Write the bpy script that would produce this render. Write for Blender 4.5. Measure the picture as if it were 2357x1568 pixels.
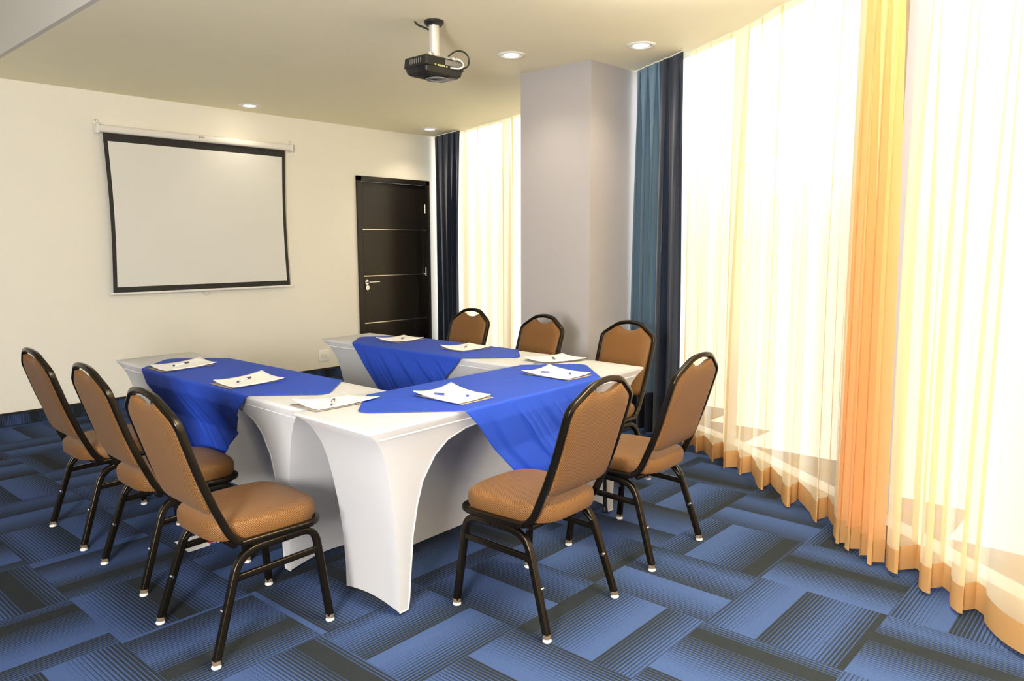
import bpy, bmesh, math, random
from mathutils import Vector, Matrix
S = bpy.context.scene
for o in list(bpy.data.objects): bpy.data.objects.remove(o, do_unlink=True)
COL = S.collection
# ------------------------------------------------------------------ camera
WY = .8311; PITCH = .1256; ROLL = -.0033; EYE = 1.3989; FPX = 1738.6
CH = 2.668                                   # ceiling height
cam_d = bpy.data.cameras.new('camera'); cam = bpy.data.objects.new('camera', cam_d); COL.objects.link(cam)
cam_d.sensor_width = 36; cam_d.sensor_fit = 'HORIZONTAL'; cam_d.lens = FPX / 2357 * 36
fwd = Vector((math.sin(WY) * math.cos(PITCH), math.cos(WY) * math.cos(PITCH), -math.sin(PITCH)))
rgt = Vector((math.cos(WY), -math.sin(WY), 0)); upv = rgt.cross(fwd)
r2 = rgt * math.cos(ROLL) + upv * math.sin(ROLL); u2 = upv * math.cos(ROLL) - rgt * math.sin(ROLL)
M = Matrix((r2, u2, -fwd)).transposed().to_4x4(); M.translation = (0, 0, EYE)
cam.matrix_world = M; cam_d.clip_start = .05
S.camera = cam
# ------------------------------------------------------------------ world, exposure, photographer's lamp
S.view_settings.view_transform = 'Standard'; S.view_settings.look = 'None'
S.view_settings.gamma = 1; S.view_settings.use_curve_mapping = False
S.view_settings.exposure = 1.36
w = bpy.data.worlds.new('daylight'); S.world = w; w.use_nodes = True
nt = w.node_tree; bg = nt.nodes['Background']
tc = nt.nodes.new('ShaderNodeTexCoord'); sp = nt.nodes.new('ShaderNodeSeparateXYZ'); cr = nt.nodes.new('ShaderNodeValToRGB')
nt.links.new(tc.outputs['Generated'], sp.inputs[0]); nt.links.new(sp.outputs['Z'], cr.inputs[0])
cr.color_ramp.elements[0].position = 0.0; cr.color_ramp.elements[0].color = (.62, .64, .62, 1)
cr.color_ramp.elements[1].position = .12; cr.color_ramp.elements[1].color = (.95, .975, 1, 1)
nt.links.new(cr.outputs[0], bg.inputs['Color']); bg.inputs['Strength'].default_value = 1.3
S.cycles.max_bounces = 8; S.cycles.transparent_max_bounces = 16; S.cycles.transmission_bounces = 8
S.cycles.caustics_reflective = False; S.cycles.caustics_refractive = False
S.cycles.sample_clamp_indirect = 6

def lamp(name, kind, loc, target, energy, color, **k):
    d = bpy.data.lights.new(name, kind); d.energy = energy; d.color = color
    for a, b in k.items(): setattr(d, a, b)
    o = bpy.data.objects.new(name, d); COL.objects.link(o); o.location = loc
    o.rotation_euler = (Vector(target) - Vector(loc)).to_track_quat('-Z', 'Y').to_euler()
    return o
lamp('bounce_flash', 'SPOT', (1.8, -.75, 1.55), (2.25, .15, CH), 2350, (1, .97, .93), spot_size=math.radians(64), spot_blend=.6, shadow_soft_size=.1)
lamp('studio_flash', 'AREA', (-1.5, .15, 1.5), (3.2, 3.5, 1.6), 118, (1, .965, .92), shape='DISK', size=.9)

# ------------------------------------------------------------------ tagging helpers
def tag(o, label=None, cat=None, group=None, kind=None):
    if label: o['label'] = label
    if cat: o['category'] = cat
    if group: o['group'] = group
    if kind: o['kind'] = kind
    return o
def thing(name, label, cat, loc=(0, 0, 0), rz=0, group=None):
    o = bpy.data.objects.new(name, None); COL.objects.link(o); o.location = loc; o.rotation_euler = (0, 0, rz)
    o.empty_display_size = .1
    return tag(o, label, cat, group)
def obj(name, bm, mat, parent=None, smooth=True, loc=None):
    me = bpy.data.meshes.new(name)
    bmesh.ops.recalc_face_normals(bm, faces=bm.faces) if len(bm.faces) else None
    bm.to_mesh(me); bm.free()
    if smooth:
        for p in me.polygons: p.use_smooth = True
        try: me.set_sharp_from_angle(angle=math.radians(38))
        except Exception: pass
    if mat: me.materials.append(mat)
    o = bpy.data.objects.new(name, me); COL.objects.link(o)
    if parent: o.parent = parent
    if loc: o.location = loc
    return o
def struct(name, bm, mat, parent=None, smooth=False):
    o = obj(name, bm, mat, parent, smooth)
    if not parent: o['kind'] = 'structure'
    return o
def copy_tree(o, parent=None):
    c = o.copy(); COL.objects.link(c); c.parent = parent
    for ch in list(o.children): copy_tree(ch, c)
    return c
# ------------------------------------------------------------------ mesh helpers
def box(bm, c, s, rz=0, bev=0):
    r = bmesh.ops.create_cube(bm, size=1)
    vs = r['verts']; m = Matrix.Translation(c) @ Matrix.Rotation(rz, 4, 'Z') @ Matrix.Diagonal((s[0], s[1], s[2], 1))
    bmesh.ops.transform(bm, matrix=m, verts=vs)
    if bev:
        es = list({e for v in vs for e in v.link_edges})
        bmesh.ops.bevel(bm, geom=es, offset=bev, segments=2, affect='EDGES', profile=.6)
    return bm
def nbox(c, s, rz=0, bev=0): return box(bmesh.new(), c, s, rz, bev)
def cyl(bm, a, b, r0, r1=None, n=24, caps=True):
    a = Vector(a); b = Vector(b); r1 = r0 if r1 is None else r1
    q = (b - a).to_track_quat('Z', 'Y')
    A = []; B = []
    for i in range(n):
        t = 2 * math.pi * i / n; d = q @ Vector((math.cos(t), math.sin(t), 0))
        A.append(bm.verts.new(a + d * r0)); B.append(bm.verts.new(b + d * r1))
    for i in range(n):
        j = (i + 1) % n; bm.faces.new((A[i], A[j], B[j], B[i]))
    if caps: bm.faces.new(A[::-1]); bm.faces.new(B)
    return bm
def lathe(bm, c, prof, n=28):                 # prof: (r, z) list
    c = Vector(c); rings = []
    for r, z in prof:
        if r < 1e-6: rings.append([bm.verts.new(c + Vector((0, 0, z)))])
        else: rings.append([bm.verts.new(c + Vector((r * math.cos(2 * math.pi * i / n), r * math.sin(2 * math.pi * i / n), z))) for i in range(n)])
    for A, B in zip(rings, rings[1:]):
        for i in range(n):
            j = (i + 1) % n
            if len(A) == 1 and len(B) == 1: continue
            if len(A) == 1: bm.faces.new((A[0], B[j], B[i]))
            elif len(B) == 1: bm.faces.new((A[i], A[j], B[0]))
            else: bm.faces.new((A[i], A[j], B[j], B[i]))
    return bm
def catmull(P, n=6, closed=False):
    P = [Vector(p) for p in P]; out = []; N = len(P)
    rng = range(N) if closed else range(N - 1)
    for i in rng:
        p1, p2 = P[i], P[(i + 1) % N]
        p0 = P[i - 1] if (i > 0 or closed) else p1 * 2 - p2
        p3 = P[(i + 2) % N] if (i + 2 < N or closed) else p2 * 2 - p1
        for k in range(n):
            t = k / n
            out.append(.5 * ((2 * p1) + (p2 - p0) * t + (2 * p0 - 5 * p1 + 4 * p2 - p3) * t * t + (3 * p1 - p0 - 3 * p2 + p3) * t ** 3))
    if not closed: out.append(P[-1])
    return out
def fillet(P, R, n=6):                        # polyline with rounded corners; R scalar or list
    P = [Vector(p) for p in P]; out = [P[0]]
    for i in range(1, len(P) - 1):
        r = R if not isinstance(R, (list, tuple)) else R[i]
        a, b, c = P[i - 1], P[i], P[i + 1]
        d0 = (a - b); d1 = (c - b); k = min(r, d0.length * .49, d1.length * .49)
        A = b + d0.normalized() * k; B = b + d1.normalized() * k
        for j in range(n + 1):
            t = j / n; out.append((1 - t) ** 2 * A + 2 * t * (1 - t) * b + t * t * B)
    out.append(P[-1]); return out
def sweep(bm, path, w, h=None, side=(1, 0, 0), rnd=.3, closed=False, n=3):
    """rounded-rectangle tube: w measured along 'side', h across it"""
    h = w if h is None else h; side = Vector(side)
    sec = []
    rr = min(w, h) * rnd
    for cx, cy, a0 in ((w / 2 - rr, h / 2 - rr, 0), (-w / 2 + rr, h / 2 - rr, 90), (-w / 2 + rr, -h / 2 + rr, 180), (w / 2 - rr, -h / 2 + rr, 270)):
        for k in range(n + 1):
            t = math.radians(a0 + 90 * k / n); sec.append((cx + rr * math.cos(t), cy + rr * math.sin(t)))
    rings = []; N = len(path)
    for i, p in enumerate(path):
        a = path[i - 1] if (i or closed) else path[0]; b = path[(i + 1) % N] if (i < N - 1 or closed) else path[-1]
        T = (b - a).normalized(); X = (side - T * side.dot(T))
        X = X.normalized() if X.length > 1e-4 else Vector((0, 1, 0)); Y = T.cross(X)
        rings.append([bm.verts.new(p + X * x + Y * y) for x, y in sec])
    m = len(sec)
    pr = list(zip(rings, rings[1:])) + ([(rings[-1], rings[0])] if closed else [])
    for A, B in pr:
        for i in range(m):
            j = (i + 1) % m; bm.faces.new((A[i], A[j], B[j], B[i]))
    if not closed: bm.faces.new(rings[0][::-1]); bm.faces.new(rings[-1])
    return bm
def grid(bm, nu, nv, f):
    V = [[bm.verts.new(f(i / nu, j / nv)) for j in range(nv + 1)] for i in range(nu + 1)]
    for i in range(nu):
        for j in range(nv): bm.faces.new((V[i][j], V[i + 1][j], V[i + 1][j + 1], V[i][j + 1]))
    return V
def poly_prism(bm, pts, z0, z1):
    A = [bm.verts.new((x, y, z0)) for x, y in pts]; B = [bm.verts.new((x, y, z1)) for x, y in pts]
    bm.faces.new(A[::-1]); bm.faces.new(B)
    for i in range(len(pts)):
        j = (i + 1) % len(pts); bm.faces.new((A[i], A[j], B[j], B[i]))
    return bm
def interp(T, x):
    if x <= T[0][0]: return T[0][1]
    for (a, b), (c, d) in zip(T, T[1:]):
        if x <= c: return b + (d - b) * (x - a) / (c - a)
    return T[-1][1]
# ------------------------------------------------------------------ materials
def mat(name, color, rough=.5, metal=0, spec=None, **k):
    m = bpy.data.materials.new(name); m.use_nodes = True; b = m.node_tree.nodes['Principled BSDF']
    b.inputs['Base Color'].default_value = (*color, 1); b.inputs['Roughness'].default_value = rough
    b.inputs['Metallic'].default_value = metal
    if spec is not None: b.inputs['Specular IOR Level'].default_value = spec
    if 'emit' in k:
        b.inputs['Emission Color'].default_value = (*k['emit'], 1); b.inputs['Emission Strength'].default_value = k['es']
    if 'sheen' in k:
        b.inputs['Sheen Weight'].default_value = k['sheen']; b.inputs['Sheen Roughness'].default_value = .5
    if k.get('noise'):                        # faint procedural mottling + bump
        n = m.node_tree; sc, amt, bump = k['noise']
        t = n.nodes.new('ShaderNodeTexCoord'); x = n.nodes.new('ShaderNodeTexNoise'); x.inputs['Scale'].default_value = sc
        x.inputs['Detail'].default_value = 4
        n.links.new(t.outputs['Object'], x.inputs['Vector'])
        mr = n.nodes.new('ShaderNodeMapRange'); mr.inputs['To Min'].default_value = 1 - amt; mr.inputs['To Max'].default_value = 1 + amt
        n.links.new(x.outputs['Fac'], mr.inputs['Value'])
        mx = n.nodes.new('ShaderNodeVectorMath'); mx.operation = 'SCALE'; mx.inputs[0].default_value = color
        n.links.new(mr.outputs[0], mx.inputs['Scale']); n.links.new(mx.outputs[0], b.inputs['Base Color'])
        if bump:
            bp = n.nodes.new('ShaderNodeBump'); bp.inputs['Strength'].default_value = bump; bp.inputs['Distance'].default_value = .002
            n.links.new(x.outputs['Fac'], bp.inputs['Height']); n.links.new(bp.outputs[0], b.inputs['Normal'])
    return m
WALL = mat('cream_paint', (.86, .835, .745), .75, noise=(60, .015, .08))
CEIL = mat('beige_ceiling_paint', (.92, .87, .645), .7, noise=(5, .02, .05))
STEP = mat('grey_soffit_paint', (.62, .60, .55), .8, noise=(40, .015, .05))
LILAC = mat('lilac_grey_paint', (.43, .41, .415), .6, noise=(50, .015, .08))
BRONZE = mat('bronze_black_metal', (.020, .015, .009), .24, .75, .6, noise=(300, .25, .10))
CHROME = mat('chrome', (.8, .8, .82), .15, 1)
ALU = mat('brushed_aluminium', (.75, .73, .68), .28, 1)
BLACKP = mat('black_plastic', (.012, .012, .012), .38, noise=(200, .15, .1))
GREYP = mat('grey_plastic', (.2, .19, .18), .4)
WHITEP = mat('white_plastic', (.85, .84, .82), .35)
NYLON = mat('white_nylon', (.9, .88, .84), .4)
ESPRESSO = mat('espresso_wood', (.018, .013, .009), .36)
TRIMB = mat('black_trim', (.012, .011, .01), .4)
PAPER = mat('white_paper', (.93, .92, .90), .6)
CARD = mat('grey_brown_card', (.30, .24, .18), .6)
INK = mat('grey_ink', (.25, .26, .3), .5)
PENBLUE = mat('blue_pen_plastic', (.03, .05, .35), .25)
DARKINK = mat('dark_pen_plastic', (.03, .03, .08), .3)
PENCLEAR = mat('clear_pen_plastic', (.82, .84, .88), .15)
SCREENW = mat('screen_fabric', (.74, .745, .71), .55, 0, .5)
SCREENB = mat('screen_border', (.012, .012, .012), .6)
SCRCASE = mat('screen_case', (.82, .80, .76), .35)
IVORY = mat('ivory_plastic', (.93, .92, .88), .35)
GLOW = mat('lamp_glow', (1, .95, .85), .4, emit=(1, .86, .62), es=9)
FOLDING = mat('folding_table_top', (.86, .86, .85), .5)
RED = mat('red_print', (.5, .03, .03), .5)

def wood():
    m = ESPRESSO; n = m.node_tree; b = n.nodes['Principled BSDF']
    t = n.nodes.new('ShaderNodeTexCoord'); mp = n.nodes.new('ShaderNodeMapping'); mp.inputs['Scale'].default_value = (3, 3, 60)
    x = n.nodes.new('ShaderNodeTexNoise'); x.inputs['Scale'].default_value = 6; x.inputs['Detail'].default_value = 6
    c = n.nodes.new('ShaderNodeValToRGB'); c.color_ramp.elements[0].color = (.006, .0045, .003, 1); c.color_ramp.elements[1].color = (.017, .013, .0085, 1)
    n.links.new(t.outputs['Object'], mp.inputs[0]); n.links.new(mp.outputs[0], x.inputs['Vector']); n.links.new(x.outputs['Fac'], c.inputs[0]); n.links.new(c.outputs[0], b.inputs['Base Color'])
wood()
def fabric_seat():
    m = bpy.data.materials.new('caramel_woven_fabric'); m.use_nodes = True; n = m.node_tree; b = n.nodes['Principled BSDF']
    b.inputs['Roughness'].default_value = .62; b.inputs['Specular IOR Level'].default_value = .35
    b.inputs['Sheen Weight'].default_value = .05
    t = n.nodes.new('ShaderNodeUVMap'); 
    sp = n.nodes.new('ShaderNodeSeparateXYZ'); n.links.new(t.outputs[0], sp.inputs[0])
    def sine(out, f, add=None):
        a = n.nodes.new('ShaderNodeMath'); a.operation = 'MULTIPLY'; a.inputs[1].default_value = f; n.links.new(out, a.inputs[0])
        s = n.nodes.new('ShaderNodeMath'); s.operation = 'SINE'; n.links.new(a.outputs[0], s.inputs[0]); return s.outputs[0]
    a = n.nodes.new('ShaderNodeMath'); a.operation = 'ADD'; n.links.new(sp.outputs[0], a.inputs[0]); n.links.new(sp.outputs[1], a.inputs[1])
    d = n.nodes.new('ShaderNodeMath'); d.operation = 'SUBTRACT'; n.links.new(sp.outputs[0], d.inputs[0]); n.links.new(sp.outputs[1], d.inputs[1])
    s1 = sine(a.outputs[0], 2 * math.pi / .0085); s2 = sine(d.outputs[0], 2 * math.pi / .0085)
    mu = n.nodes.new('ShaderNodeMath'); mu.operation = 'ADD'; n.links.new(s1, mu.inputs[0]); n.links.new(s2, mu.inputs[1])
    mr = n.nodes.new('ShaderNodeMapRange'); mr.inputs['From Min'].default_value = -1.4; mr.inputs['From Max'].default_value = 1.0
    n.links.new(mu.outputs[0], mr.inputs['Value'])
    c = n.nodes.new('ShaderNodeValToRGB'); c.color_ramp.elements[0].color = (.055, .021, .004, 1); c.color_ramp.elements[1].color = (.212, .095, .022, 1)
    n.links.new(mr.outputs[0], c.inputs[0]); n.links.new(c.outputs[0], b.inputs['Base Color'])
    bp = n.nodes.new('ShaderNodeBump'); bp.inputs['Strength'].default_value = .5; bp.inputs['Distance'].default_value = .001
    n.links.new(mr.outputs[0], bp.inputs['Height']); n.links.new(bp.outputs[0], b.inputs['Normal'])
    return m
WOVEN = fabric_seat()
def cloth(name, col, transl, rough=.85, sheen=0, transp=0, weave=0, nscale=0, crease=0):
    m = bpy.data.materials.new(name); m.use_nodes = True; n = m.node_tree; b = n.nodes['Principled BSDF']; out = n.nodes['Material Output']
    b.inputs['Base Color'].default_value = (*col, 1); b.inputs['Roughness'].default_value = rough
    b.inputs['Sheen Weight'].default_value = sheen; b.inputs['Specular IOR Level'].default_value = .2
    last = b.outputs[0]
    if weave:
        t = n.nodes.new('ShaderNodeTexCoord'); x = n.nodes.new('ShaderNodeTexNoise'); x.inputs['Scale'].default_value = weave; x.inputs['Detail'].default_value = 3
        n.links.new(t.outputs['Object'], x.inputs['Vector'])
        mr = n.nodes.new('ShaderNodeMapRange'); mr.inputs['To Min'].default_value = .88; mr.inputs['To Max'].default_value = 1.12; n.links.new(x.outputs[0], mr.inputs['Value'])
        sc = n.nodes.new('ShaderNodeVectorMath'); sc.operation = 'SCALE'; sc.inputs[0].default_value = col; n.links.new(mr.outputs[0], sc.inputs['Scale'])
        n.links.new(sc.outputs[0], b.inputs['Base Color'])
        bp = n.nodes.new('ShaderNodeBump'); bp.inputs['Strength'].default_value = .15; bp.inputs['Distance'].default_value = .002
        n.links.new(x.outputs[0], bp.inputs['Height']); n.links.new(bp.outputs[0], b.inputs['Normal'])
    if transl:
        tr = n.nodes.new('ShaderNodeBsdfTranslucent'); tr.inputs[0].default_value = (*[min(1, c * 1.05) for c in col], 1)
        mx = n.nodes.new('ShaderNodeMixShader'); mx.inputs[0].default_value = transl
        n.links.new(last, mx.inputs[1]); n.links.new(tr.outputs[0], mx.inputs[2]); last = mx.outputs[0]
    if transp:
        tp = n.nodes.new('ShaderNodeBsdfTransparent'); tp.inputs[0].default_value = (*[c ** .35 for c in col], 1)
        mx = n.nodes.new('ShaderNodeMixShader'); mx.inputs[0].default_value = transp
        n.links.new(last, mx.inputs[1]); n.links.new(tp.outputs[0], mx.inputs[2]); last = mx.outputs[0]
    n.links.new(last, out.inputs['Surface'])
    return m
SPANDEX = cloth('white_spandex', (.79, .79, .805), .42, .7)
BLUESATIN = cloth('royal_blue_satin', (.017, .058, .41), .0, .6, 0, weave=180)
SHEER = cloth('golden_sheer_voile', (.94, .80, .56), .64, .8, transp=.30)
SHEERG = cloth('golden_sheer_voile_shaded', (.88, .56, .27), .58, .8, transp=.10)  # same voile; dimness of layered, unlit folds put into a deeper orange
SHEERHEM = cloth('golden_sheer_hem', (.60, .345, .135), .25, .8, transp=0)
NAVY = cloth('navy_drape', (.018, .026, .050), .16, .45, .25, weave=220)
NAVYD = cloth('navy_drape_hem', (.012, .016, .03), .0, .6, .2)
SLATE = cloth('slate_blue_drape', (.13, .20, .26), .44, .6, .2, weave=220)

def carpet():
    m = bpy.data.materials.new('striped_carpet_tiles'); m.use_nodes = True; n = m.node_tree; b = n.nodes['Principled BSDF']
    b.inputs['Roughness'].default_value = .95; b.inputs['Specular IOR Level'].default_value = .1
    uv = n.nodes.new('ShaderNodeUVMap'); sp = n.nodes.new('ShaderNodeSeparateXYZ'); n.links.new(uv.outputs[0], sp.inputs[0])
    def M_(op, a, v=None, c=None):
        x = n.nodes.new('ShaderNodeMath'); x.operation = op
        for i, q in enumerate((a, v, c)):
            if q is None: continue
            if isinstance(q, (int, float)): x.inputs[i].default_value = q
            else: n.links.new(q, x.inputs[i])
        return x.outputs[0]
    p = M_('FRACT', sp.outputs[0])
    ramp = n.nodes.new('ShaderNodeValToRGB'); e = ramp.color_ramp.elements
    pts = [(0, .80), (.10, .60), (.22, .25), (.315, .05), (.325, 0), (.400, 0), (.404, .88), (.48, .74), (.60, .40), (.70, .24), (.80, .62), (.855, .80), (.860, 1), (.968, 1), (.972, .86)]
    e[0].position, e[1].position = pts[0][0], pts[-1][0]
    e[0].color = (pts[0][1],) * 3 + (1,); e[1].color = (pts[-1][1],) * 3 + (1,)
    for q, v in pts[1:-1]:
        k = e.new(q); k.color = (v, v, v, 1)
    n.links.new(p, ramp.inputs[0])
    tc = n.nodes.new('ShaderNodeTexCoord')
    def noise(scale, det=2):
        x = n.nodes.new('ShaderNodeTexNoise'); x.inputs['Scale'].default_value = scale; x.inputs['Detail'].default_value = det
        n.links.new(tc.outputs['Object'], x.inputs['Vector']); return x.outputs['Fac']
    n1 = noise(170); n2 = noise(900, 1); n3 = noise(9)
    cov = ramp.outputs[0]
    # pin stripes: narrow dark lines on blue that widen until only narrow light lines remain
    st = M_('FRACT', M_('MULTIPLY', sp.outputs[0], 45.0))
    tri = M_('MULTIPLY', M_('ABSOLUTE', M_('SUBTRACT', st, .5)), 2.0)        # 0..1
    wob = M_('ADD', tri, M_('MULTIPLY', M_('SUBTRACT', n1, .5), .9))
    mr = n.nodes.new('ShaderNodeMapRange'); mr.interpolation_type = 'SMOOTHSTEP'
    n.links.new(wob, mr.inputs['Value'])
    n.links.new(M_('SUBTRACT', cov, .16), mr.inputs['From Max']); n.links.new(M_('ADD', cov, .04), mr.inputs['From Min'])
    lines = mr.outputs[0]
    # soft heathered part of the fade
    fade = M_('MULTIPLY', cov, .34)
    heat = M_('ADD', M_('MULTIPLY', lines, .72), fade)
    solid = M_('GREATER_THAN', cov, .95)
    none = M_('LESS_THAN', cov, .04)
    val = M_('MAXIMUM', heat, solid); val = M_('MULTIPLY', val, M_('SUBTRACT', 1, none))
    val = M_('ADD', val, M_('MULTIPLY', M_('SUBTRACT', n1, .5), 1.0)); 
    val = M_('MINIMUM', M_('MAXIMUM', val, 0), 1)
    c = n.nodes.new('ShaderNodeValToRGB'); c.color_ramp.elements[0].color = (.052, .091, .222, 1); c.color_ramp.elements[1].color = (.020, .024, .027, 1)
    k = c.color_ramp.elements.new(.5); k.color = (.026, .045, .108, 1)
    n.links.new(val, c.inputs[0])
    g = M_('ADD', .55, M_('MULTIPLY', n2, .90))
    sc = n.nodes.new('ShaderNodeVectorMath'); sc.operation = 'SCALE'; n.links.new(c.outputs[0], sc.inputs[0]); n.links.new(g, sc.inputs['Scale'])
    n.links.new(sc.outputs[0], b.inputs['Base Color'])
    bp = n.nodes.new('ShaderNodeBump'); bp.inputs['Strength'].default_value = .6; bp.inputs['Distance'].default_value = .004
    n.links.new(M_('SUBTRACT', n2, M_('MULTIPLY', lines, .4)), bp.inputs['Height']); n.links.new(bp.outputs[0], b.inputs['Normal'])
    return m
CARPET = carpet()

# ------------------------------------------------------------------ setting
WPATH = [(6.30, 7.25), (6.18, 6.82), (6.03, 6.23), (5.67, 5.06), (5.28, 4.05), (4.94, 3.2), (4.64, 2.63), (4.39, 2.19), (4.05, 1.70), (3.62, 1.14), (3.20, .58), (2.72, .05), (2.2, -.5), (1.5, -1.15), (.6, -1.95), (-.6, -2.9), (-2, -3.9)]
WP = catmull([(x, y, 0) for x, y in WPATH], 14)
ARC = [0.0]
for a, b in zip(WP, WP[1:]): ARC.append(ARC[-1] + (b - a).length)
def wat(s):                                   # point, tangent, inward normal on the window line
    s = max(0, min(ARC[-1] - 1e-4, s)); lo, hi = 0, len(ARC) - 1
    while hi - lo > 1:
        m_ = (lo + hi) // 2
        if ARC[m_] <= s: lo = m_
        else: hi = m_
    t = (s - ARC[lo]) / (ARC[hi] - ARC[lo]); p = WP[lo].lerp(WP[hi], t)
    a = WP[max(0, lo - 2)]; b = WP[min(len(WP) - 1, hi + 2)]; T = (b - a).normalized()
    return p, T, Vector((T.y, -T.x, 0)) if Vector((T.y, -T.x, 0)).dot(Vector((0, 3, 0)) - p) > 0 else Vector((-T.y, T.x, 0))
def s_near(x, y):
    return min(range(len(WP)), key=lambda i: (WP[i] - Vector((x, y, 0))).length) and ARC[min(range(len(WP)), key=lambda i: (WP[i] - Vector((x, y, 0))).length)]
def offs(s, d):
    p, T, Nn = wat(s); return p - Nn * d       # outward
ring = [offs(ARC[-1] * i / 160, .075) for i in range(161)]
room = [(p.x, p.y) for p in ring if p.y < 6.99 and p.y > -3.9]
# floor: every carpet tile a face of one mesh
G0 = Vector((2.9474, 1.7777, 0)); GA = -1.5541
U_ = Vector((math.cos(GA), math.sin(GA), 0)) * .5; V_ = Vector((-math.sin(GA), math.cos(GA), 0)) * .5
known = {(0, -1): (0, .042), (1, -1): (0, .09), (0, 0): (1, -.174), (1, 0): (1, .554), (0, -2): (0, .86), (-1, -2): (0, 0.0), (-1, -3): (1, .018),
         (0, -3): (1, 0.0), (-2, -3): (0, .36), (-2, -4): (0, .374), (-1, -4): (1, .794), (-3, -4): (1, .514), (2, -1): (1, .59), (2, 0): (0, .08),
         (1, 1): (0, .75), (0, 1): (0, .042), (-1, 1): (1, -.094), (1, -2): (1, .76), (1, -3): (0, .2), (2, -2): (0, .6)}
rnd = random.Random(7)
bm = bmesh.new(); uvl = bm.loops.layers.uv.new('UVMap')
def inside(p):
    if p.x < -4.3 or p.y > 7.3 or p.y < -4.3: return False
    i = min(range(0, len(WP), 2), key=lambda k: (WP[k] - p).length)
    q, T, Nn = wat(ARC[i]); return (p - q).dot(Nn) > -.75
vc = {}
def gv(i, j):
    if (i, j) not in vc: vc[(i, j)] = bm.verts.new(G0 + U_ * i + V_ * j)
    return vc[(i, j)]
for i in range(-14, 16):
    for j in range(-16, 10):
        c = G0 + U_ * (i + .5) + V_ * (j + .5)
        fl, of = known.get((i, j), (rnd.randint(0, 1), rnd.choice((0, .02, .3, .47, .72, .76, -.1))))
        if not inside(c): continue
        f = bm.faces.new((gv(i, j), gv(i + 1, j), gv(i + 1, j + 1), gv(i, j + 1)))
        for l, (a, b) in zip(f.loops, ((0, 0), (1, 0), (1, 1), (0, 1))):
            t, s = (b, a) if (i + j) % 2 else (a, b)
            if fl: t = 1 - t
            l[uvl].uv = (t * .8 + of + 3, s)
floor = struct('floor', bm, CARPET)
# lower ceiling, raised part and the step between them
cp = [(1.57, -3.9), (1.57, 6.98)] + [q for q in room]
cp = [(1.60, 6.98)] + [q for q in room if q[0] > 1.60]
cp.append((1.60, cp[-1][1]))
bm = bmesh.new(); poly_prism(bm, cp, CH, CH + .12); struct('ceiling', bm, CEIL)
bm = nbox((1.585, 1.5, (CH + 3.3) / 2), (.03, 10.9, 3.3 - CH)); struct('trim_1', bm, STEP)
bm = nbox((-1.3, 1.5, 3.36), (6, 11.2, .12)); struct('ceiling_raised', bm, STEP)
YW = 6.857
DX0, DX1, DT = 5.012, 6.05, 2.152
bm = bmesh.new()
box(bm, ((-4.1 + DX0) / 2, YW + .06, 1.65), (DX0 + 4.1, .12, 3.3)); box(bm, ((DX1 + 6.7) / 2, YW + .06, 1.65), (6.7 - DX1, .12, 3.3))
box(bm, ((DX0 + DX1) / 2, YW + .06, (DT + 3.3) / 2), (DX1 - DX0, .12, 3.3 - DT))
struct('wall_back', bm, WALL)
struct('wall_left', nbox((-4.16, 1.5, 1.65), (.12, 11, 3.3)), WALL)
struct('wall_rear', nbox((-2, -3.96, 1.65), (4.4, .12, 3.3)), WALL)
# carpet baseboard with its black cap
bm = bmesh.new(); uvl = bm.loops.layers.uv.new('UVMap')
for x0, x1 in ((-4.1, DX0 - .004), (DX1 + .004, 6.3)):
    x = x0
    while x < x1 - .01:
        xe = min(x + .5, x1)
        vs = [bm.verts.new(q) for q in ((x, YW - .008, 0), (xe, YW - .008, 0), (xe, YW - .008, .085), (x, YW - .008, .085))]
        f = bm.faces.new(vs); of = rnd.random()
        for l, a in zip(f.loops, (0, (xe - x) / .5, (xe - x) / .5, 0)): l[uvl].uv = (a + of, 0)
        x = xe
bb = struct('baseboard_back', bm, CARPET)
bm = bmesh.new()
for x0, x1 in ((-4.1, DX0 - .004), (DX1 + .004, 6.3)): box(bm, ((x0 + x1) / 2, YW - .008, .094), (x1 - x0, .016, .018))
struct('baseboard_cap', bm, TRIMB, bb)
# door
door = tag(bpy.data.objects.new('door_1', None), 'dark espresso flush door with three thin aluminium strips in cream wall', 'door', kind='structure'); COL.objects.link(door); door.location = (DX0, YW, 0)
def L(x, y, z): return (x - DX0, y - YW, z)
bm = bmesh.new(); fw = .058
box(bm, L(DX0 + fw / 2, YW - .002, DT / 2), (fw, .05, DT), bev=.004); box(bm, L(DX1 - fw / 2, YW - .002, DT / 2), (fw, .05, DT), bev=.004)
box(bm, L((DX0 + DX1) / 2, YW - .002, DT - .028), (DX1 - DX0, .05, .056), bev=.004); obj('door_frame', bm, ESPRESSO, door)
obj('door_leaf', nbox(L((DX0 + DX1) / 2, YW + .030, 1.05), (DX1 - DX0 - .11, .04, 2.09), bev=.002), ESPRESSO, door)
for z in (1.577, 1.064, .538): obj('aluminium_strip', nbox(L((DX0 + DX1) / 2 + .0, YW + .008, z), (DX1 - DX0 - .122, .006, .011)), ALU, door)
hd = obj('door_handle', sweep(cyl(bmesh.new(), L(5.125, YW + .01, .995), L(5.125, YW - .006, .995), .026), fillet([L(5.125, YW, .995), L(5.125, YW - .05, .995), L(5.262, YW - .052, .998)], .015), .016, side=(0, 0, 1), rnd=.5), CHROME, door)
bm = cyl(bmesh.new(), L(5.13, YW + .01, .935), L(5.13, YW - .008, .935), .026); box(bm, L(5.13, YW - .014, .935), (.022, .02, .008), bev=.002); obj('deadbolt', bm, CHROME, door)
for z in (1.83, 1.09): obj('hinge', cyl(bmesh.new(), L(5.992, YW - .004, z - .05), L(5.992, YW - .004, z + .05), .008, n=12), ALU, door)
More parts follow.
